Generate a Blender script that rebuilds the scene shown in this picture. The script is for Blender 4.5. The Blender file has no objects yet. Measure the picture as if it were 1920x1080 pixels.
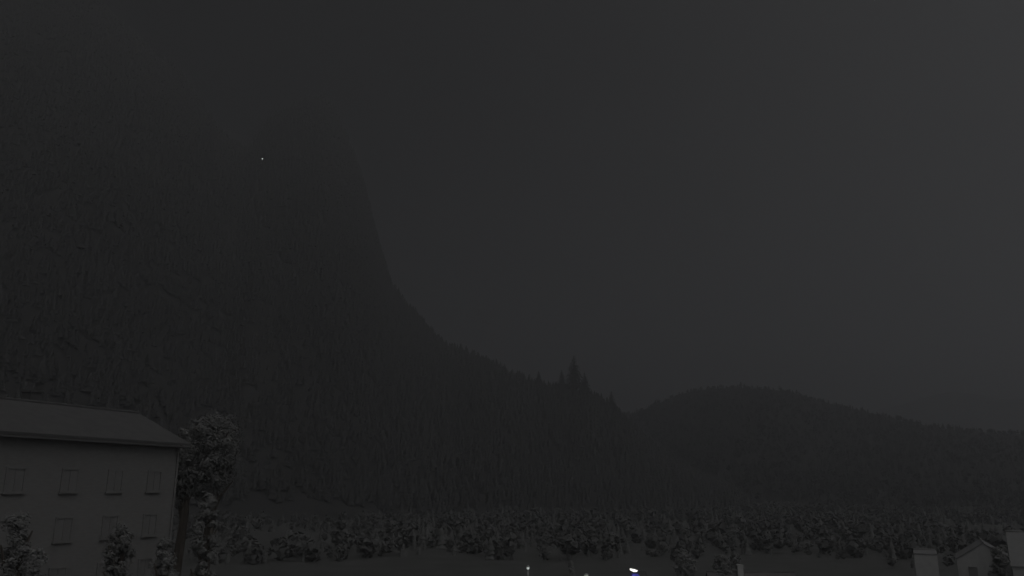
import bpy, math, random
import numpy as np
from mathutils import Vector, noise
from mathutils.bvhtree import BVHTree

random.seed(7); rng = np.random.default_rng(7)
S = bpy.context.scene
C = S.collection
R = math.radians
PI = math.pi

# ------------------------------------------------------------------ camera
CAMZ = 14.0
F = 1500.0                      # focal length in pixels of a 1920 px wide frame
PITCH = R(14.0)
cam_d = bpy.data.cameras.new('camera'); cam = bpy.data.objects.new('camera', cam_d); C.objects.link(cam)
cam.location = (0, 0, CAMZ); cam.rotation_euler = (PI/2 + PITCH, 0, 0)
cam_d.sensor_width = 36; cam_d.lens = 36*F/1920; cam_d.clip_start = 0.2; cam_d.clip_end = 30000
S.camera = cam

# ------------------------------------------------------------------ night sky
SKY_STRENGTH = 0.0005
GLOW_DIR = Vector((0.93, 0.36, -0.06)).normalized()     # the town glow lies to the right, beyond the frame
MOON_AZ, MOON_EL = R(150), R(54)                       # behind the camera and to its right
w = bpy.data.worlds.new('World'); S.world = w; w.use_nodes = True
nt = w.node_tree; N = nt.nodes; L = nt.links; N.clear()
out = N.new('ShaderNodeOutputWorld'); bg = N.new('ShaderNodeBackground')
sky = N.new('ShaderNodeTexSky'); sky.sky_type = 'NISHITA'; sky.sun_disc = False
sky.sun_elevation = MOON_EL; sky.sun_rotation = MOON_AZ; sky.air_density = 1; sky.dust_density = 3
bw = N.new('ShaderNodeRGBToBW'); L.new(sky.outputs[0], bw.inputs[0])
mx = N.new('ShaderNodeMix'); mx.data_type = 'RGBA'; mx.inputs[0].default_value = 0.10
L.new(bw.outputs[0], mx.inputs[6]); L.new(sky.outputs[0], mx.inputs[7])
tc = N.new('ShaderNodeTexCoord')
dt = N.new('ShaderNodeVectorMath'); dt.operation = 'DOT_PRODUCT'; dt.inputs[1].default_value = GLOW_DIR
L.new(tc.outputs['Generated'], dt.inputs[0])
mr = N.new('ShaderNodeMapRange'); mr.interpolation_type = 'SMOOTHSTEP'
mr.inputs['From Min'].default_value = 0.15; mr.inputs['From Max'].default_value = 1.0
mr.inputs['To Min'].default_value = 0.0; mr.inputs['To Max'].default_value = 1.0
L.new(dt.outputs['Value'], mr.inputs['Value'])
# thin uneven overcast
nz = N.new('ShaderNodeTexNoise'); nz.inputs['Scale'].default_value = 2.6; nz.inputs['Detail'].default_value = 5
L.new(tc.outputs['Generated'], nz.inputs['Vector'])
mr2 = N.new('ShaderNodeMapRange'); mr2.inputs['From Min'].default_value = 0.3; mr2.inputs['From Max'].default_value = 0.7
mr2.inputs['To Min'].default_value = 0.93; mr2.inputs['To Max'].default_value = 1.07
L.new(nz.outputs[0], mr2.inputs['Value'])
gl = N.new('ShaderNodeMath'); gl.operation = 'MULTIPLY_ADD'; gl.inputs[1].default_value = 27; gl.inputs[2].default_value = 0.0
L.new(mr.outputs[0], gl.inputs[0])
ad = N.new('ShaderNodeMix'); ad.data_type = 'RGBA'; ad.blend_type = 'ADD'; ad.inputs[0].default_value = 1
L.new(mx.outputs[2], ad.inputs[6]); L.new(gl.outputs[0], ad.inputs[7])
ml = N.new('ShaderNodeMix'); ml.data_type = 'RGBA'; ml.blend_type = 'MULTIPLY'; ml.inputs[0].default_value = 1
L.new(ad.outputs[2], ml.inputs[6]); L.new(mr2.outputs[0], ml.inputs[7])
L.new(ml.outputs[2], bg.inputs[0]); bg.inputs[1].default_value = SKY_STRENGTH
L.new(bg.outputs[0], out.inputs[0])

# ------------------------------------------------------------------ moon (the one sun lamp)
sd = bpy.data.lights.new('moon', 'SUN'); sd.energy = 0.95; sd.angle = R(80); sd.color = (1.0, 0.985, 0.96)
so = bpy.data.objects.new('moon', sd); C.objects.link(so)
md = Vector((math.sin(MOON_AZ)*math.cos(MOON_EL), math.cos(MOON_AZ)*math.cos(MOON_EL), math.sin(MOON_EL)))
so.rotation_euler = md.to_track_quat('Z', 'Y').to_euler()

S.view_settings.view_transform = 'Standard'; S.view_settings.look = 'None'
S.view_settings.exposure = 0; S.view_settings.gamma = 1; S.view_settings.use_curve_mapping = False
S.cycles.use_denoising = True; S.cycles.volume_bounces = 3; S.cycles.max_bounces = 5
S.cycles.transparent_max_bounces = 12

# ------------------------------------------------------------------ helpers
cp, sp = math.cos(PITCH), math.sin(PITCH)
def direction(px, py):
    u = (px-960)/F; v = (540-py)/F
    return Vector((u, cp - v*sp, sp + v*cp))
def at(px, py, D):
    """the world point D metres forward (along +Y) that the photograph shows at px, py"""
    d = direction(px, py); return Vector((0, 0, CAMZ)) + d*(D/d.y)
def azel(px, py):
    d = direction(px, py); return math.atan2(d.x, d.y), math.atan2(d.z, math.hypot(d.x, d.y))

def tag(o, label=None, cat=None, group=None, kind=None):
    for k, v in (('label', label), ('category', cat), ('group', group), ('kind', kind)):
        if v: o[k] = v
    return o
def empty(name, loc, rz=0, **k):
    o = bpy.data.objects.new(name, None); C.objects.link(o); o.location = loc; o.rotation_euler = (0, 0, rz)
    o.empty_display_size = 0.3
    return tag(o, **k)

_m = {}
def mat(name, col, rough=0.85, var=0.25, scale=3.0, bump=0.0, metallic=0.0, emit=None, coord='Object', stretch=None):
    if name in _m: return _m[name]
    m = bpy.data.materials.new(name); m.use_nodes = True; t = m.node_tree; b = t.nodes['Principled BSDF']
    b.inputs['Roughness'].default_value = rough; b.inputs['Metallic'].default_value = metallic
    if 'Specular IOR Level' in b.inputs: b.inputs['Specular IOR Level'].default_value = 0.3
    tcn = t.nodes.new('ShaderNodeTexCoord'); mp = t.nodes.new('ShaderNodeMapping')
    t.links.new(tcn.outputs[coord], mp.inputs[0])
    if stretch: mp.inputs['Scale'].default_value = stretch
    n = t.nodes.new('ShaderNodeTexNoise'); n.inputs['Scale'].default_value = scale; n.inputs['Detail'].default_value = 6
    t.links.new(mp.outputs[0], n.inputs['Vector'])
    r = t.nodes.new('ShaderNodeValToRGB'); r.color_ramp.elements[0].position = 0.3; r.color_ramp.elements[1].position = 0.7
    lo = [c*(1-var) for c in col]; hi = [min(1, c*(1+var)) for c in col]
    r.color_ramp.elements[0].color = (*lo, 1); r.color_ramp.elements[1].color = (*hi, 1)
    t.links.new(n.outputs[0], r.inputs[0]); t.links.new(r.outputs[0], b.inputs['Base Color'])
    if bump:
        bp = t.nodes.new('ShaderNodeBump'); bp.inputs['Strength'].default_value = bump
        t.links.new(n.outputs[0], bp.inputs['Height']); t.links.new(bp.outputs[0], b.inputs['Normal'])
    if emit:
        b.inputs['Emission Color'].default_value = (*emit[0], 1); b.inputs['Emission Strength'].default_value = emit[1]
    _m[name] = m; return m

M_forest = mat('conifer_needles', (0.041, 0.0415, 0.041), 0.95, 0.08, 0.02, coord='Object')
M_farwood = mat('far_woodland', (0.033, 0.0335, 0.033), 0.95, 0.1, 0.01)
M_valley = mat('valley_foliage', (0.088, 0.089, 0.087), 0.95, 0.08, 0.05)
M_soil = mat('forest_floor', (0.030, 0.030, 0.0295), 0.95, 0.1, 0.05)
M_grass = mat('meadow_grass', (0.061, 0.062, 0.060), 0.95, 0.25, 0.15, bump=0.2)
M_leaf = mat('leaves', (0.175, 0.177, 0.173), 0.8, 0.12, 1.2)
M_leafpale = mat('pale_leaves', (0.21, 0.212, 0.208), 0.8, 0.12, 1.2)
for _l in (M_leaf, M_leafpale):
    _t = _l.node_tree; _b = _t.nodes['Principled BSDF']; _o = [q for q in _t.nodes if q.type == 'OUTPUT_MATERIAL'][0]
    _r = [q for q in _t.nodes if q.type == 'VALTORGB'][0]
    _tr = _t.nodes.new('ShaderNodeBsdfTranslucent'); _ms = _t.nodes.new('ShaderNodeMixShader'); _ms.inputs[0].default_value = 0.22
    _t.links.new(_r.outputs[0], _tr.inputs[0]); _t.links.new(_b.outputs[0], _ms.inputs[1]); _t.links.new(_tr.outputs[0], _ms.inputs[2])
    _t.links.new(_ms.outputs[0], _o.inputs['Surface'])
M_bark = mat('bark', (0.08, 0.07, 0.06), 0.9, 0.3, 6, stretch=(1, 1, 0.2))
M_wood = mat('weathered_timber', (0.162, 0.160, 0.157), 0.85, 0.08, 2.2, bump=0.1, stretch=(1, 1, 5))
M_plaster = mat('grey_plaster', (0.20, 0.195, 0.19), 0.9, 0.08, 1.5)
M_paleplaster = mat('pale_plaster', (0.30, 0.30, 0.295), 0.9, 0.07, 1.8)
M_roof = mat('roof_slate', (0.075, 0.0745, 0.0745), 0.8, 0.12, 1.4, bump=0.1)
M_paleroof = mat('weathered_metal_roof', (0.14, 0.14, 0.14), 0.7, 0.1, 1.4)
M_darkroof = mat('dark_roof', (0.09, 0.085, 0.085), 0.8, 0.2, 1.4)
M_frame = mat('window_frame_paint', (0.17, 0.165, 0.16), 0.6, 0.05, 4)
M_glass = mat('dark_window_glass', (0.05, 0.052, 0.056), 0.12, 0.05, 4)
M_shutter = mat('shutter_paint', (0.160, 0.158, 0.156), 0.8, 0.05, 3)
M_hut = mat('dark_hut_timber', (0.07, 0.07, 0.068), 0.9, 0.1, 3)
M_metal = mat('galvanised_steel', (0.30, 0.30, 0.30), 0.5, 0.1, 8, metallic=0.4)
M_blue = mat('blue_painted_sheet', (0.05, 0.05, 0.42), 0.5, 0.08, 3)
M_concrete = mat('concrete', (0.22, 0.22, 0.215), 0.9, 0.12, 3)
M_road = mat('asphalt', (0.05, 0.05, 0.052), 0.9, 0.15, 2)

def link(name, me, m, parent=None, smooth=False):
    o = bpy.data.objects.new(name, me); C.objects.link(o)
    if m: me.materials.append(m)
    if parent: o.parent = parent
    if smooth: me.polygons.foreach_set('use_smooth', [True]*len(me.polygons))
    return o

class MB:
    def __init__(s): s.v = []; s.f = []
    def add(s, vs, fs):
        k = len(s.v); s.v += [tuple(x) for x in vs]; s.f += [tuple(i+k for i in f) for f in fs]; return s
    def box(s, a, b):
        (x0, y0, z0), (x1, y1, z1) = a, b
        return s.add([(x0,y0,z0),(x1,y0,z0),(x1,y1,z0),(x0,y1,z0),(x0,y0,z1),(x1,y0,z1),(x1,y1,z1),(x0,y1,z1)],
                     [(0,3,2,1),(4,5,6,7),(0,1,5,4),(1,2,6,5),(2,3,7,6),(3,0,4,7)])
    def tube(s, pts, rad, n=8):
        pts = [Vector(p) for p in pts]; rings = []
        for i, p in enumerate(pts):
            t = (pts[min(i+1, len(pts)-1)] - pts[max(i-1, 0)]).normalized()
            a = t.cross(Vector((0.3, 0.9, 0.1))).normalized(); b = t.cross(a)
            r = rad[i] if isinstance(rad, (list, tuple)) else rad
            rings.append([p + a*(r*math.cos(2*PI*k/n)) + b*(r*math.sin(2*PI*k/n)) for k in range(n)])
        vs = [q for r_ in rings for q in r_]; fs = []
        for i in range(len(pts)-1):
            for k in range(n): fs.append((i*n+k, i*n+(k+1)%n, (i+1)*n+(k+1)%n, (i+1)*n+k))
        fs.append(tuple(range(n-1, -1, -1))); fs.append(tuple((len(pts)-1)*n+k for k in range(n)))
        return s.add(vs, fs)
    def lathe(s, prof, c=(0, 0, 0), n=20):
        vs = [(c[0]+r*math.cos(2*PI*k/n), c[1]+r*math.sin(2*PI*k/n), c[2]+z) for r, z in prof for k in range(n)]
        fs = [(i*n+k, i*n+(k+1)%n, (i+1)*n+(k+1)%n, (i+1)*n+k) for i in range(len(prof)-1) for k in range(n)]
        fs.append(tuple(range(n-1, -1, -1))); fs.append(tuple((len(prof)-1)*n+k for k in range(n)))
        return s.add(vs, fs)
    def build(s, name, m, parent=None, smooth=False):
        me = bpy.data.meshes.new(name); me.from_pydata(s.v, [], s.f); me.update()
        return link(name, me, m, parent, smooth)

def np_mesh(name, v, f):
    me = bpy.data.meshes.new(name)
    nf, k = f.shape
    me.vertices.add(len(v)); me.vertices.foreach_set('co', v.astype(np.float32).ravel())
    me.loops.add(nf*k); me.loops.foreach_set('vertex_index', f.astype(np.int32).ravel())
    me.polygons.add(nf); me.polygons.foreach_set('loop_start', np.arange(0, nf*k, k, dtype=np.int32))
    me.update(calc_edges=True); me.validate()
    return me

def lerp_table(tab, x):
    xs = [t[0] for t in tab]; ys = [t[1] for t in tab]
    return float(np.interp(x, xs, ys))

# ------------------------------------------------------------------ ground
def ground_h(x, y):
    """valley floor, rising gently to the terrace on the left where the chalet stands"""
    a = min(1, max(0, (-x - 8)/16.0)); a = a*a*(3-2*a)
    b = 1 - min(1, max(0, (y - 75)/60.0)); b = b*b*(3-2*b)
    return 4.2*a*b + 0.25*noise.noise(Vector((x*0.02, y*0.02, 0)))
xs = sorted(set(list(np.linspace(-150, 150, 76)) + list(np.linspace(-3600, -150, 14)) + list(np.linspace(150, 3600, 14))))
ys = sorted(set(list(np.linspace(-60, 300, 91)) + list(np.linspace(-3600, -60, 12)) + list(np.linspace(300, 3600, 14))))
mb = MB(); nx = len(xs)
mb.v = [(x, y, ground_h(x, y)) for y in ys for x in xs]
mb.f = [(j*nx+i, j*nx+i+1, (j+1)*nx+i+1, (j+1)*nx+i) for j in range(len(ys)-1) for i in range(nx-1)]
tag(mb.build('ground', M_grass, smooth=True), kind='structure')

# ------------------------------------------------------------------ mountains
def mountain(name, sky_pts, dist, foot, back, m, rows=70, cols=260, treeline=6.0, rough=14, az0=None, az1=None, seed=0):
    pts = sorted(azel(*p) for p in sky_pts)
    azs = np.array([p[0] for p in pts]); els = np.array([p[1] for p in pts])
    a0 = az0 if az0 is not None else azs[0]; a1 = az1 if az1 is not None else azs[-1]
    V = []; 
    total = rows + 30
    for i in range(cols+1):
        az = a0 + (a1-a0)*i/cols
        Rr = lerp_table(dist, math.degrees(az)); Rf = lerp_table(foot, math.degrees(az))
        H = max(0.0, CAMZ + Rr*math.tan(float(np.interp(az, azs, els))) - treeline)
        for j in range(total+1):
            if j <= rows:
                t = j/rows; r = Rf + (Rr-Rf)*t
                p = Vector((math.sin(az)*r, math.cos(az)*r, seed))
                env = min(1, t*3) * min(1, (1-t)*2.2)
                z = H*(0.25*t + 0.75*t**1.25)
                n = noise.fractal(p*0.006, 0.9, 2.1, 5)
                z = z*(1 + 0.05*n*env) + rough*env*(n)
                rg = abs(noise.noise(Vector((az*14, r*0.002, seed+3))))   # gullies run down the slope
                z -= rough*1.3*env*(0.4-rg)
            else:
                t = (j-rows)/30; r = Rr + back*t
                p = Vector((math.sin(az)*r, math.cos(az)*r, seed))
                z = H*(1-t)**1.3 + rough*0.8*noise.noise(p*0.01)*t*(1-t)*3
            V.append((math.sin(az)*r, math.cos(az)*r, z - 1.5))
    W = total+1
    Fc = [(i*W+j, (i+1)*W+j, (i+1)*W+j+1, i*W+j+1) for i in range(cols) for j in range(total)]
    me = bpy.data.meshes.new(name); me.from_pydata(V, [], Fc); me.update()
    o = link(name, me, m, None, True); tag(o, kind='structure')
    return o, np.array(V).reshape(cols+1, W, 3), rows

LEFT_SKY = [(-900,250),(-650,150),(-400,40),(-150,-40),(60,-85),(150,-45),(220,28),(280,82),(335,122),(360,150),(385,190),(411,233),(440,258),(467,268),
            (482,248),(496,222),(520,203),(560,182),(590,170),(607,168),(622,186),(640,225),(658,262),(676,315),(692,372),(705,425),
            (718,475),(738,528),(775,572),(805,606),(835,637),(870,650),(910,662),(960,690),(1005,706),(1050,712),(1100,722),(1140,742),(1172,772),
            (1210,810),(1260,850),(1320,885),(1400,912)]
DL = [(-60,880),(-36,880),(-20,930),(-13,940),(-8,870),(0,780),(8,720),(18,680)]
FL = [(-60,260),(-30,300),(-13,360),(0,400),(8,440),(18,520)]
mount, GL, rowsL = mountain('mountainside', LEFT_SKY, DL, FL, 640, M_soil, rows=90, treeline=5.5, rough=8)
RIGHT_SKY = [(300,800),(700,800),(1000,790),(1120,776),(1190,767),(1235,748),(1270,733),(1300,724),(1340,720),(1385,718),(1430,720),(1480,725),(1520,737),(1560,748),
             (1600,757),(1650,769),(1700,781),(1740,788),(1780,794),(1840,799),(1920,803),(2050,808),(2300,820),(2900,850)]
DR = [(-30,1200),(5,1150),(18,1020),(30,940),(60,880)]
FR = [(-30,850),(5,760),(18,600),(30,520),(60,480)]
hill, GR, rowsR = mountain('wooded_hill', RIGHT_SKY, DR, FR, 500, M_soil, rows=50, treeline=4.5, rough=7, seed=11)
FAR_SKY = [(900,830),(1300,810),(1500,790),(1620,772),(1690,758),(1740,742),(1780,734),(1830,738),(1880,748),(1950,745),(2100,735),(2400,760),(3000,840)]
far, GF, rowsF = mountain('far_ridge', FAR_SKY, [(-10,2700),(60,2500)], [(-10,1900),(60,1700)], 500, M_farwood, rows=40, cols=160, treeline=0, rough=10, seed=23)

# ------------------------------------------------------------------ woodland on the slopes (one mass, nobody could count it)
def conifer_template(tiers, n, seed):
    r = np.random.default_rng(seed); v = []; f = []
    for t in range(tiers):
        zb = 0.10 + 0.72*t/tiers; zt = min(1.0, zb + 0.95/tiers + 0.12); rad = 0.23*(1 - 0.72*t/max(1, tiers-0.2))
        k = len(v); v.append((0, 0, zt))
        for q in range(n):
            a = 2*PI*(q + 0.5*t)/n; rr = rad*(1.15 if q % 2 else 0.7)*r.uniform(0.85, 1.15)
            v.append((rr*math.cos(a), rr*math.sin(a), zb + r.uniform(-0.03, 0.03)))
        for q in range(n): f.append((k, k+1+q, k+1+(q+1) % n))
    return np.array(v), np.array(f)
def crown_template(seed):
    r = np.random.default_rng(seed); v = []; f = []; n = 7
    prof = [(0.12, 0.16), (0.30, 0.36), (0.30, 0.62), (0.18, 0.88)]
    for rad, z in prof:
        for q in range(n):
            a = 2*PI*q/n; rr = rad*r.uniform(0.72, 1.2); v.append((rr*math.cos(a), rr*math.sin(a), z+r.uniform(-.05, .05)))
    v.append((0, 0, 1.0)); top = len(v)-1
    for i in range(3):
        for q in range(n):
            a, b, c, d = i*n+q, i*n+(q+1) % n, (i+1)*n+(q+1) % n, (i+1)*n+q
            f += [(a, b, c), (a, c, d)]
    for q in range(n): f.append((3*n+q, 3*n+(q+1) % n, top))
    return np.array(v), np.array(f)

def leafy_template(seed, n=48):
    """a ragged broadleaf crown: loose leaf clumps over an uneven egg, down to the ground"""
    r = np.random.default_rng(seed); v = []; f = []
    lob = r.normal(size=(5, 3))*np.array([.10, .10, .12])
    for i in range(n):
        d = r.normal(size=3); d /= np.linalg.norm(d); c = lob[i % 5] + np.array([0, 0, 0.55]) + d*np.array([.20, .20, .30])*r.uniform(.7, 1.1)
        a = np.cross(d, r.normal(size=3)); a /= np.linalg.norm(a); b = np.cross(d, a)
        k = len(v); s_ = r.uniform(.09, .17)
        for q in range(3):
            t = 2*PI*q/3 + r.uniform(-.4, .4); v.append(c + (a*math.cos(t) + b*math.sin(t))*s_ + d*r.uniform(-.04, .04))
        f.append((k, k+1, k+2))
    return np.array(v), np.array(f)
def forest(name, G, rows, spacing, hmin, hmax, templates, m, r0=0.02, over=6, clump=False):
    P = []
    cols = G.shape[0]-1
    for i in range(cols):
        for j in range(int(rows*r0), rows+over):
            a, b, c, d = G[i, j], G[i+1, j], G[i, j+1], G[i+1, j+1]
            area = np.linalg.norm(np.cross(b-a, c-a))
            if max(a[2], b[2], c[2]) < -0.8: continue
            k = rng.poisson(area/spacing**2)
            for _ in range(k):
                s, t = rng.random(2)
                P.append((1-s)*(1-t)*a + s*(1-t)*b + (1-s)*t*c + s*t*d)
    P = np.array(P)
    if clump:                                     # denser stands and small clearings
        P = np.array([p for p in P if noise.noise(Vector((p[0]*.022, p[1]*.022, 9))) + 0.6*noise.noise(Vector((p[0]*.09, p[1]*.09, 2))) > -0.16])
    n = len(P)
    hs = hmin + (hmax-hmin)*rng.random(n)**1.6*1.25; hs = hs*(1 + 0.18*np.sin(P[:, 0]*0.03)*np.cos(P[:, 1]*0.02))
    th = rng.uniform(0, 2*PI, n); wd = hs*rng.uniform(0.9, 1.35, n)
    pick = rng.integers(0, len(templates), n)
    vs = []; fs = []; off = 0
    for ti, (tv, tf) in enumerate(templates):
        ix = np.where(pick == ti)[0]
        if len(ix) == 0: continue
        c_, s_ = np.cos(th[ix])[:, None], np.sin(th[ix])[:, None]
        x = (tv[None, :, 0]*c_ - tv[None, :, 1]*s_)*wd[ix][:, None] + P[ix, 0][:, None]
        y = (tv[None, :, 0]*s_ + tv[None, :, 1]*c_)*wd[ix][:, None] + P[ix, 1][:, None]
        z = tv[None, :, 2]*hs[ix][:, None] + P[ix, 2][:, None] - 0.4
        vs.append(np.stack([x, y, z], -1).reshape(-1, 3))
        fs.append((tf[None] + (np.arange(len(ix))*len(tv))[:, None, None] + off).reshape(-1, 3)); off += len(ix)*len(tv)
    me = np_mesh(name, np.concatenate(vs), np.concatenate(fs))
    o = link(name, me, m); return o, n

T1 = [conifer_template(4, 8, 1), conifer_template(4, 9, 2), conifer_template(3, 8, 3), conifer_template(5, 8, 6)]
fo, n1 = forest('mountain_forest', GL, rowsL, 4.6, 5, 8.5, T1, M_forest, r0=0.04)
tag(fo, 'dark dense forest covering the steep mountainside on the left', 'forest', kind='stuff')
GV = np.zeros((61, 31, 3))
for i in range(61):
    for j in range(31):
        az = R(-31 + 66*i/60); r_ = 165 + ((620 if i < 30 else 800)-165)*j/30
        GV[i, j] = (math.sin(az)*r_, math.cos(az)*r_, 0.3*noise.noise(Vector((az*9, r_*0.01, 5))))
T2 = [leafy_template(8, 32), leafy_template(9, 32), conifer_template(3, 6, 10), conifer_template(4, 7, 12)]
fo2, n2 = forest('hill_woodland', GR, rowsR, 5.4, 4, 6.5, T2, M_farwood, r0=0.05, over=2)
tag(fo2, 'even dark woodland over the low rounded hill on the right', 'woodland', kind='stuff')
fo3, n3 = forest('valley_woodland', GV, 31-2, 4.2, 2.0, 4.8, [T1[0], T1[1], leafy_template(31), leafy_template(32), leafy_template(33)], M_valley, r0=0.0, over=0, clump=True)
tag(fo3, 'dark scattered woods over the flat valley floor below the mountain', 'woodland', kind='stuff')
print('trees', n1, n2, n3)

# surfaces to stand things on
dg = bpy.context.evaluated_depsgraph_get()
bv_m = BVHTree.FromObject(mount, dg)
def on_mountain(px, py):
    h = bv_m.ray_cast(Vector((0, 0, CAMZ)), direction(px, py).normalized()); return h[0]
def drop(x, y):
    h = bv_m.ray_cast(Vector((x, y, 2000)), Vector((0, 0, -1)))
    return h[0].z if h[0] else ground_h(x, y)

# ------------------------------------------------------------------ single trees
def pine(name_loc, h, spread=0.2, seed=0, **k):
    r = random.Random(seed)
    t = empty('pine_tree', name_loc, 0, **k)
    MB().tube([(0,0,-0.5),(0.02*h*r.uniform(-1,1),0,h*0.5),(0,0,h*0.97)], [h*0.022, h*0.013, h*0.003], 8).build('trunk', M_bark, t)
    c = MB()
    lv = 22
    for i in range(lv):
        z = h*(0.14 + 0.84*i/lv); rad = h*spread*(1 - i/lv)**0.8 + 0.02*h
        nb = 9 if i < lv*0.7 else 6
        for q in range(nb):
            a = 2*PI*(q+r.random())/nb; ln = rad*r.uniform(0.6, 1.15)
            for s in range(3):                                   # drooping sprays of needles along the branch
                u0 = s/3; u1 = (s+1)/3+0.08
                d = Vector((math.cos(a), math.sin(a), 0)); sd_ = Vector((-d.y, d.x, 0))
                p0 = d*ln*u0 + Vector((0,0,z - 0.12*ln*u0)); p1 = d*ln*u1 + Vector((0,0,z-0.42*ln*u1))
                wdt = ln*0.24*(1.2-u1)+0.03*h*0.4
                c.add([p0, p0+(p1-p0)*0.5+sd_*wdt+Vector((0,0,-0.1*ln)), p1, p0+(p1-p0)*0.5-sd_*wdt+Vector((0,0,-0.1*ln))], [(0,1,2),(0,2,3)])
    c.build('crown', M_forest, t); return t
def broadleaf(loc, h, w_, seed, m=M_leaf, name='leafy_tree', leaves=5000, trunk=0.35, leaf=0.16, **k):
    r = random.Random(seed); t = empty(name, loc, 0, **k)
    b = MB(); b.tube([(0,0,-0.3),(0.03*h,0,h*trunk),(0.01*h,0.02*h,h*0.8)], [h*0.03, h*0.022, h*0.006], 8)
    ends = []
    for i in range(9):
        a = 2.4*i; z0 = h*(trunk*0.8+0.05*i); e = Vector((math.cos(a)*w_*0.36, math.sin(a)*w_*0.36, min(h*0.93, z0+h*0.2)))
        b.tube([(0.02*h,0,z0), e*0.5+Vector((0,0,z0*0.5+0.02*h)), e], [h*0.012, h*0.008, h*0.003], 5); ends.append(e)
    b.build('trunk', M_bark, t)
    clumps = []
    for i in range(80):
        a = r.uniform(0, 2*PI); zz = r.uniform(-1, 1); rr = math.sqrt(1-zz*zz)*r.uniform(0.45, 0.95)
        clumps.append((Vector((rr*math.cos(a)*w_*0.42, rr*math.sin(a)*w_*0.42, h*(trunk+(1-trunk)*0.5)+zz*h*(1-trunk)*0.42)), w_*r.uniform(0.06, 0.17)))
    n = leaves; V = np.zeros((n*4, 3)); Fq = np.arange(n*4).reshape(n, 4)
    for i in range(n):
        c, cr = clumps[r.randrange(len(clumps))]
        d = Vector((r.gauss(0,1), r.gauss(0,1), r.gauss(0,0.8))).normalized()*cr*r.uniform(0.3, 1.55)
        p = c + d; nrm = (d.normalized()+Vector((r.uniform(-.35,.35), r.uniform(-.35,.35), r.uniform(-.1,.5)))).normalized()
        a1 = nrm.cross(Vector((0.2,0.5,0.8))).normalized()*leaf*r.uniform(.6,1.2); a2 = nrm.cross(a1).normalized()*leaf*r.uniform(.4,.8)
        V[i*4:i*4+4] = [p-a1, p-a2, p+a1, p+a2]
    link('crown', np_mesh('crown', V, Fq), m, t); return t

# the tree that stands up from the falling ridge, and its lower neighbours
ridge = [(1076, 664, 17, 'tall lone conifer standing up from the falling mountain ridge', 0.30),
         (1053, 692, 10, 'short conifer just left of the tall lone ridge tree', 0.28),
         (1096, 696, 10.5, 'short conifer just right of the tall lone ridge tree', 0.28),
         (1146, 732, 7.5, 'lowest small conifer at the right foot of the mountain ridge', 0.30),
         (1010, 694, 8, 'bushy conifer on the flat ridge shoulder left of the lone tree', 0.3)]
pts = sorted(azel(*p) for p in LEFT_SKY)
for i, (px, py, h, lab, spd) in enumerate(ridge):
    az, el = azel(px, py); Rr = lerp_table(DL, math.degrees(az)) - 3
    x, y = math.sin(az)*Rr, math.cos(az)*Rr
    ztop = CAMZ + Rr*math.tan(el); z = drop(x, y)
    pine((x, y, z), max(5.0, ztop - z), spd, 30+i, label=lab, cat='tree', group='single conifers along the falling ridge')

# ------------------------------------------------------------------ buildings
def window(parent, P, u, n, w_, h_, lit=None):
    """frame, pane and sill on a wall point P; u runs along the wall, n points out of it"""
    up = Vector((0,0,1))
    def blk(mb_, a0, a1, z0, z1, d0, d1):
        vs = [P+u*a+up*z+n*d for d in (d0, d1) for z in (z0, z1) for a in (a0, a1)]
        mb_.add(vs, [(0,1,3,2),(4,6,7,5),(0,4,5,1),(2,3,7,6),(0,2,6,4),(1,5,7,3)])
    f = MB(); b = 0.09
    blk(f, -w_/2, w_/2, h_/2-b, h_/2, .0, .07); blk(f, -w_/2, w_/2, -h_/2, -h_/2+b, .0, .07)
    blk(f, -w_/2, -w_/2+b, -h_/2+b, h_/2-b, .0, .07); blk(f, w_/2-b, w_/2, -h_/2+b, h_/2-b, .0, .07); blk(f, -.03, .03, -h_/2+b, h_/2-b, .0, .06)
    fo_ = f.build('window', M_wood if lit is M_shutter else M_frame, parent)
    g = MB(); blk(g, -w_/2+b, w_/2-b, -h_/2+b, h_/2-b, .005, .022); g.build('shutter' if lit is M_shutter else 'pane', lit or M_glass, fo_)
    s_ = MB(); blk(s_, -w_/2-.08, w_/2+.08, -h_/2-.07, -h_/2-.002, .0, .14); s_.build('sill', M_wood if lit is M_shutter else M_concrete, fo_)
    return fo_

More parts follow.
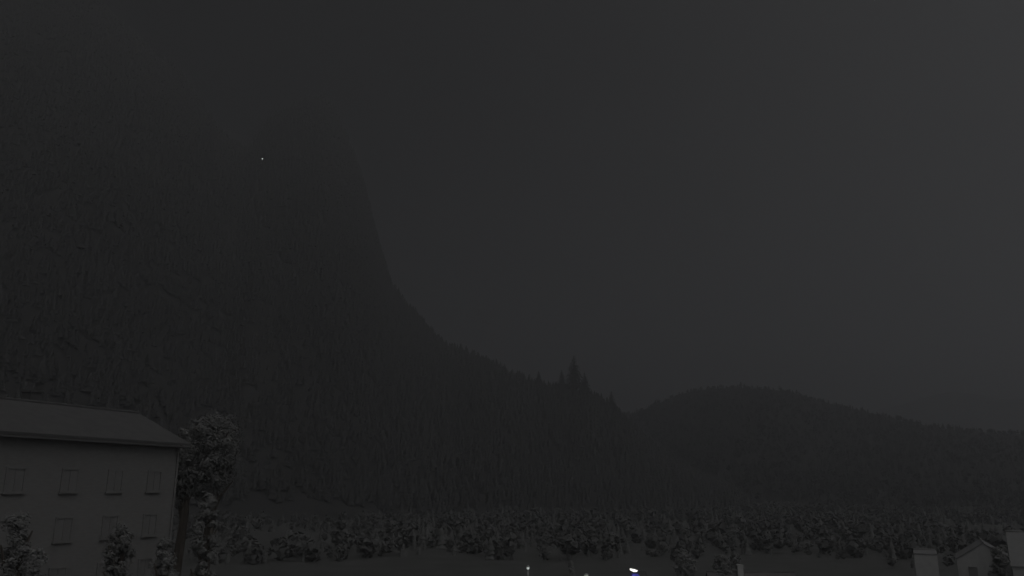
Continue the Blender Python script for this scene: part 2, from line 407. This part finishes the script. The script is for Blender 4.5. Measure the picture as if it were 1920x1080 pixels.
def house(name, loc, rz, L_, W_, eave, rise, mw, mr_, wins=(), chimney=None, over=0.5, lit=None, door=True, chm=None, **k):
    """gabled house: L_ along local x (the ridge), W_ along local y, floor at z 0"""
    t = empty(name, loc, rz, **k); a, b = L_/2, W_/2
    MB().add([(-a,-b,-2),(a,-b,-2),(a,b,-2),(-a,b,-2),(-a,-b,eave),(a,-b,eave),(a,b,eave),(-a,b,eave),(-a,0,eave+rise),(a,0,eave+rise)],
             [(0,1,5,4),(2,3,7,6),(1,2,6,9,5),(3,0,4,8,7),(4,5,9,8),(6,7,8,9),(0,3,2,1)]).build('wall', mw, t)
    r = MB(); th = 0.16; sl = rise/b
    for s in (-1, 1):
        y1 = s*(b+over); z1 = eave - over*sl; A = a+over
        vs = [(-A,0,eave+rise+.03),(A,0,eave+rise+.03),(A,y1,z1+.03),(-A,y1,z1+.03)]
        vs += [(x, y, z+th) for x, y, z in vs]
        r.add(vs, [(0,1,2,3),(7,6,5,4),(0,4,5,1),(1,5,6,2),(2,6,7,3),(3,7,4,0)])
    ro = r.build('roof', mr_, t)
    MB().tube([(-a-over, 0, eave+rise+.2), (a+over, 0, eave+rise+.2)], 0.11, 6).build('ridge_cap', mr_, ro)
    if chimney:
        for (cx, cy, cw, ctop) in chimney:
            c = MB().box((cx-cw/2, cy-cw/2, eave), (cx+cw/2, cy+cw/2, ctop)); ch = c.build('chimney', chm or M_concrete, ro)
            MB().box((cx-cw/2-.06, cy-cw/2-.06, ctop), (cx+cw/2+.06, cy+cw/2+.06, ctop+.1)).build('chimney_cap', chm or M_concrete, ch)
    for (side, along, z, w_, h_) in wins:
        if side in 'SN':
            n = Vector((0, -1 if side == 'S' else 1, 0)); window(t, Vector((along, n.y*b, z)), Vector((1,0,0)), n, w_, h_, lit)
        else:
            n = Vector((-1 if side == 'W' else 1, 0, 0)); window(t, Vector((n.x*a, along, z)), Vector((0,1,0)), n, w_, h_, lit)
    if door:
        d = MB().box((-.5, -b-.06, 0), (.5, -b, 2.05)).build('door', M_wood, t)
        MB().box((.36, -b-.12, .98), (.42, -b-.06, 1.12)).build('handle', M_metal, d)
    return t

# chalet lower left: long eaves side faces the valley, ends at px 350
c0 = Vector((-22.4, 55, 0)); c1 = Vector((-28.6, 39.2, 0)); ux = (c0-c1).normalized(); nrm = Vector((ux.y, -ux.x, 0))
Lc, Wc = 17.0, 9.0
ctr = c0 - ux*(Lc/2) - nrm*(Wc/2)
rz = math.atan2(ux.y, ux.x)
base = 4.0; eave_h = 16.9 - base
wins = []
for fl in (5.0, 7.7, 10.4):
    for xx in (-6.3, -3.2, 0.2, 3.4, 6.5): wins.append(('S', xx, fl, 1.15, 1.35))
ch = house('timber_chalet', (ctr.x, ctr.y, base), rz, Lc, Wc, eave_h, 2.0, M_wood, M_roof, wins, [(1.5, 1.2, .8, eave_h+2.9)], 0.45, lit=M_shutter, chm=M_roof,
           label='dark tall timber house with shallow pitched roof at the left edge', cat='house')
# corner boards and an eaves gutter as parts
MB().tube([(-Lc/2-.4, -Wc/2-.5, eave_h-.28), (Lc/2+.4, -Wc/2-.5, eave_h-.28)], 0.07, 8).build('gutter', M_roof, ch)
MB().tube([(Lc/2-.2, -Wc/2-.06, -1.5), (Lc/2-.2, -Wc/2-.06, eave_h-.35)], 0.045, 8).build('downpipe', M_wood, ch)

def tree_at(px, py_top, py_bot, wpx, D, seed, label, m=M_leaf, name='leafy_tree', group=None, leaves=5000, trunk=.35, leaf=.16, cat='tree'):
    top = at(px, py_top, D); x = top.x; g = drop(x, D) if D > 200 else ground_h(x, D)
    return broadleaf((x, D, g), (top.z-g)*1.03, wpx/F*D*1.15, seed, m, name, leaves, trunk, leaf, label=label, cat=cat, group=group)
# trees beside the chalet: a mid-height crown right of its corner (px 355-455, py 790-905)
tree_at(402, 790, 905, 105, 66, 3, 'broad dark leafy tree just beyond the right corner of the timber house', leaves=30000, trunk=.58, leaf=.1)
tree_at(352, 800, 0, 46, 70, 12, 'slim dark tree half hidden behind the house corner', leaves=9000, trunk=.5, leaf=.12)
tree_at(392, 915, 0, 46, 50, 5, 'low loose tree in front of the broad dark tree by the house', leaves=16000, trunk=.2, leaf=.085)
# pale shrubs before the chalet wall
tree_at(312, 1003, 0, 46, 42, 7, 'pale rounded young tree in front of the timber house wall, near its corner', M_leafpale, 'young_tree', leaves=14000, trunk=.35, leaf=.06)
tree_at(38, 950, 0, 60, 33, 8, 'pale ragged young tree in front of the house at the far left edge', M_leafpale, 'young_tree', leaves=14000, trunk=.35, leaf=.055)
tree_at(76, 1018, 0, 44, 31, 9, 'small pale bush low at left, right of the ragged young tree', M_leafpale, 'young_tree', leaves=7000, trunk=.3, leaf=.06)
tree_at(228, 975, 0, 50, 44, 14, 'dark low young tree between the two pale ones before the house wall', M_leaf, 'young_tree', leaves=8000, trunk=.35, leaf=.075)

# ---- houses along the bottom right
def hp(px, py, D): return at(px, py, D)
p = hp(1838, 1017, 95); 
house('gabled_house', (p.x+2.0, 95+3.3, 0), R(62), 8.0, 5.6, p.z-1.95, 1.75, M_paleplaster, M_paleroof,
      [('W', -1.2, p.z-3.2, .9, 1.1), ('W', 1.3, p.z-3.2, .9, 1.1)], None, 0.1, lit=M_shutter, door=False,
      label='small pale house with its gable facing the camera at the lower right', cat='house')
p = hp(1732, 1035, 90)
house('narrow_house', (p.x+.8, 90+1.4, 0), R(-25), 2.2, 3.2, p.z-.35, 0.28, M_paleplaster, M_paleroof, [], None, 0.02, door=False,
      label='narrow pale flat-topped tower block left of the small gabled house', cat='house')
p = hp(1950, 1003, 88)
house('corner_house', (p.x+3.6, 88+2.6, 0), R(-30), 9.5, 8.5, p.z-3.3, 3.2, M_paleplaster, M_paleroof, [('S', -2.6, p.z-4.9, 1.0, 1.1), ('S', 0.4, p.z-4.9, 1.0, 1.1)],
      None, 0.12, lit=M_shutter, label='grey house cut off by the lower right corner of the picture', cat='house')
tree_at(1868, 1024, 0, 34, 86, 21, 'dark bush between the small gabled house and the grey corner house', leaves=3000, trunk=.2, leaf=.16, name='bush')
# dark low house whose pale chimney shows at px 1400
p = hp(1401, 1063, 92)
rt = hp(1401, 1079, 92).z
house('low_house', (p.x+1.2, 92+3.2, 0), R(-6), 9.0, 6.4, rt-1.75, 1.6, M_plaster, M_darkroof, [('S', -2.5, 1.3, 1.1, 1.2), ('S', 2.5, 1.3, 1.1, 1.2)],
      [(-1.2, -.6, .62, p.z-.1)], 0.35, chm=mat('pale_render', (0.33,0.33,0.32), .9, .06, 4),
      label='low dark-roofed house with one pale square chimney at the bottom edge', cat='house')
tree_at(1283, 1037, 0, 36, 99, 22, 'round-headed small tree between the bright lamp and the pale chimney', M_leafpale, leaves=4500, trunk=.42, leaf=.16)
tree_at(1352, 1042, 0, 34, 96, 23, 'ragged small tree just left of the pale chimney', leaves=3000, trunk=.4, leaf=.16)
tree_at(1378, 1036, 0, 22, 104, 24, 'thin small tree right behind the ragged one by the chimney', leaves=2000, trunk=.4, leaf=.16)
tree_at(1070, 1050, 0, 14, 100, 25, 'thin upright tree left of the middle lamp', M_leafpale, leaves=2200, trunk=.3, leaf=.15)

# ------------------------------------------------------------------ street lamps (lit)
M_glow = mat('lamp_glow', (0.8,0.8,0.78), .4, .01, 2, emit=((1.0, 0.98, 0.90), 2.4))
M_glow_dim = mat('lamp_glow_dim', (0.7,0.7,0.68), .4, .01, 2, emit=((0.9, 1.0, 0.94), 0.42))
M_lampshade = mat('lamp_cover', (0.35,0.35,0.33), .45, .05, 5)
def post_lamp(px, py, D, label, g, head_w, watts, glow, tilt=0.0):
    top = at(px, py, D); t = empty('street_lamp', (top.x, D, ground_h(top.x, D)), 0, label=label, cat='street lamp', group='lit street lamps in the village')
    H = top.z - t.location.z
    MB().lathe([(.14,-.2),(.14,.5),(.075,.55),(.05,H-.30)], n=12).build('post', M_metal, t, True)
    hd = MB().lathe([(.05,H-.31),(head_w*.30,H-.2),(head_w*.5,H-.17),(head_w*.5,H-.12),(head_w*.3,H-.02),(.04,H+.02)], n=20).build('lamp_cover', M_lampshade, t, True)
    MB().lathe([(head_w*.2,H-.42),(head_w*.42,H-.36),(head_w*.44,H-.22),(head_w*.3,H-.205)], n=20).build('lamp_bowl', glow, t, True)
    ld = bpy.data.lights.new('lamp_light', 'POINT'); ld.energy = watts; ld.shadow_soft_size = .12; ld.color = (1,.97,.88)
    lo_ = bpy.data.objects.new('lamp_light', ld); C.objects.link(lo_); lo_.parent = t; lo_.location = (0, 0, H-.62)
    return t
post_lamp(990, 1060, 92, 'small dim street lamp on a pale post, leftmost of the three lit lamps', 0, .36, .8, M_glow_dim)
post_lamp(1099, 1075.5, 88, 'street lamp between the other two, only its head above the bottom edge', 0, .5, .3, M_glow_dim)
# the bright tilted lantern on an arm, over the blue kiosk
top = at(1188, 1064, 86)
t = empty('arm_street_lamp', (top.x+1.3, 86, ground_h(top.x+1.3, 86)), 0, label='bright street lamp with a wide tilted head above the blue kiosk', cat='street lamp')
H = top.z - t.location.z
MB().tube([(0,0,-.2),(0,0,H-.9),(-.12,0,H-.42),(-.55,0,H-.28),(-.9,0,H-.22)], [.09,.06,.05,.04,.035], 10).build('post', mat('dark_steel', (.07,.07,.075), .5, .1, 5, metallic=.3), t, True)
hd = MB().lathe([(.03,.13),(.30,.12),(.44,.07),(.46,.03),(.46,0)], n=24); hd.v = [(x, y*.6, z) for x, y, z in hd.v]
ho = hd.build('lamp_cover', M_lampshade, t, True); ho.location = (-1.3, 0, H-.22); ho.rotation_euler = (R(-14), R(14), 0)
gl_ = MB().lathe([(.10,-.16),(.28,-.13),(.37,-.06),(.40,-.004)], n=24); gl_.v = [(x, y*.6, z) for x, y, z in gl_.v]
go_ = gl_.build('lamp_bowl', M_glow, t, True); go_.location = (-1.3, 0, H-.22); go_.rotation_euler = (R(-14), R(14), 0)
ld = bpy.data.lights.new('lamp_light', 'POINT'); ld.energy = 5; ld.shadow_soft_size = .15; ld.color = (1, .97, .88)
lo_ = bpy.data.objects.new('lamp_light', ld); C.objects.link(lo_); lo_.parent = t; lo_.location = (-1.3, 0, H-.5)
# kiosk under it, blue sheet roof
kt = at(1192, 1076, 86.4)
k = empty('kiosk', (kt.x, 86.9, ground_h(kt.x, 86.9)), 0, label='small kiosk with a bright blue roof under the brightest lamp', cat='kiosk')
kh = kt.z - k.location.z
MB().box((-.42,-.42,0), (.42,.42,kh-.34)).build('wall', M_blue, k)
MB().add([(-.5,-.5,kh-.34),(.5,-.5,kh-.34),(.5,.5,kh-.34),(-.5,.5,kh-.34),(-.28,-.28,kh-.02),(.28,-.28,kh-.02),(.28,.28,kh-.02),(-.28,.28,kh-.02)],
         [(0,3,2,1),(4,5,6,7),(0,1,5,4),(1,2,6,5),(2,3,7,6),(3,0,4,7)]).build('roof', M_blue, k)
MB().box((-.3,-.45,.9), (.3,-.422,1.7)).build('window', M_glass, k)

# ------------------------------------------------------------------ the mountain hut with its one light
hpnt = on_mountain(490, 301)
if hpnt:
    M_lit = mat('lit_window', (0.6,0.6,0.58), .4, .01, 2, emit=((1, .99, .96), 3.2))
    hz = math.atan2(hpnt.x, hpnt.y)
    hut = house('mountain_hut', (hpnt.x, hpnt.y, hpnt.z), -hz, 3.6, 3.0, 2.6, 0.9, M_hut, M_hut, [], None, .2, door=True,
          label='tiny dark hut with one small light high on the mountainside', cat='hut')
    window(hut, Vector((1.0, -1.5, 1.5)), Vector((1,0,0)), Vector((0,-1,0)), 1.0, 1.25, M_lit)
    # a clearing round the hut: no trees between it and the valley
    me = fo.data; nv = len(me.vertices); co = np.empty(nv*3, np.float32); me.vertices.foreach_get('co', co); co = co.reshape(-1, 3)
    dirn = np.array([-math.sin(hz), -math.cos(hz)]); rel = co[:, :2]-np.array([hpnt.x, hpnt.y])
    al = rel@dirn; ac = np.abs(rel@np.array([dirn[1], -dirn[0]]))
    wz = hpnt.z + 1.5; bad = (al > -3) & (al < 160) & (ac < 3.6) & (co[:, 2] > wz - 1.5 - al*0.35 - 2)
    vi = np.empty(len(me.loops), np.int32); me.loops.foreach_get('vertex_index', vi); vi = vi.reshape(-1, 3)
    # grow to whole trees by dropping every face that touches a bad vertex
    keep = ~bad[vi].any(1); old = me
    fo.data = np_mesh('mountain_forest', co, vi[keep]); fo.data.materials.append(M_forest)
    bpy.data.meshes.remove(old)

# star at the top edge
st = direction(1640, 1).normalized()*9000
MB().lathe([(.4,-5),(3.6,-3.6),(5,0),(3.6,3.6),(.4,5)], n=12).build('star', mat('starlight', (.5,.5,.5), .5, .01, 1, emit=((1,1,1), .16)), None, True)
so_ = bpy.data.objects['star']; so_.location = (st.x, st.y, st.z+CAMZ); tag(so_, 'one faint star at the top edge of the night sky', 'star')

# ------------------------------------------------------------------ night haze in the valley
hb = MB().box((-3700,-3700,-3), (3700,3700,690))
hm = bpy.data.materials.new('haze'); hm.use_nodes = True; n_ = hm.node_tree; n_.nodes.clear()
o_ = n_.nodes.new('ShaderNodeOutputMaterial'); v_ = n_.nodes.new('ShaderNodeVolumePrincipled')
v_.inputs['Color'].default_value = (.876,.886,.914,1); v_.inputs['Density'].default_value = 0.00112; v_.inputs['Anisotropy'].default_value = 0.8
n_.links.new(v_.outputs[0], o_.inputs['Volume'])
tag(hb.build('haze', hm), kind='stuff', label='thin night haze filling the valley', cat='haze')
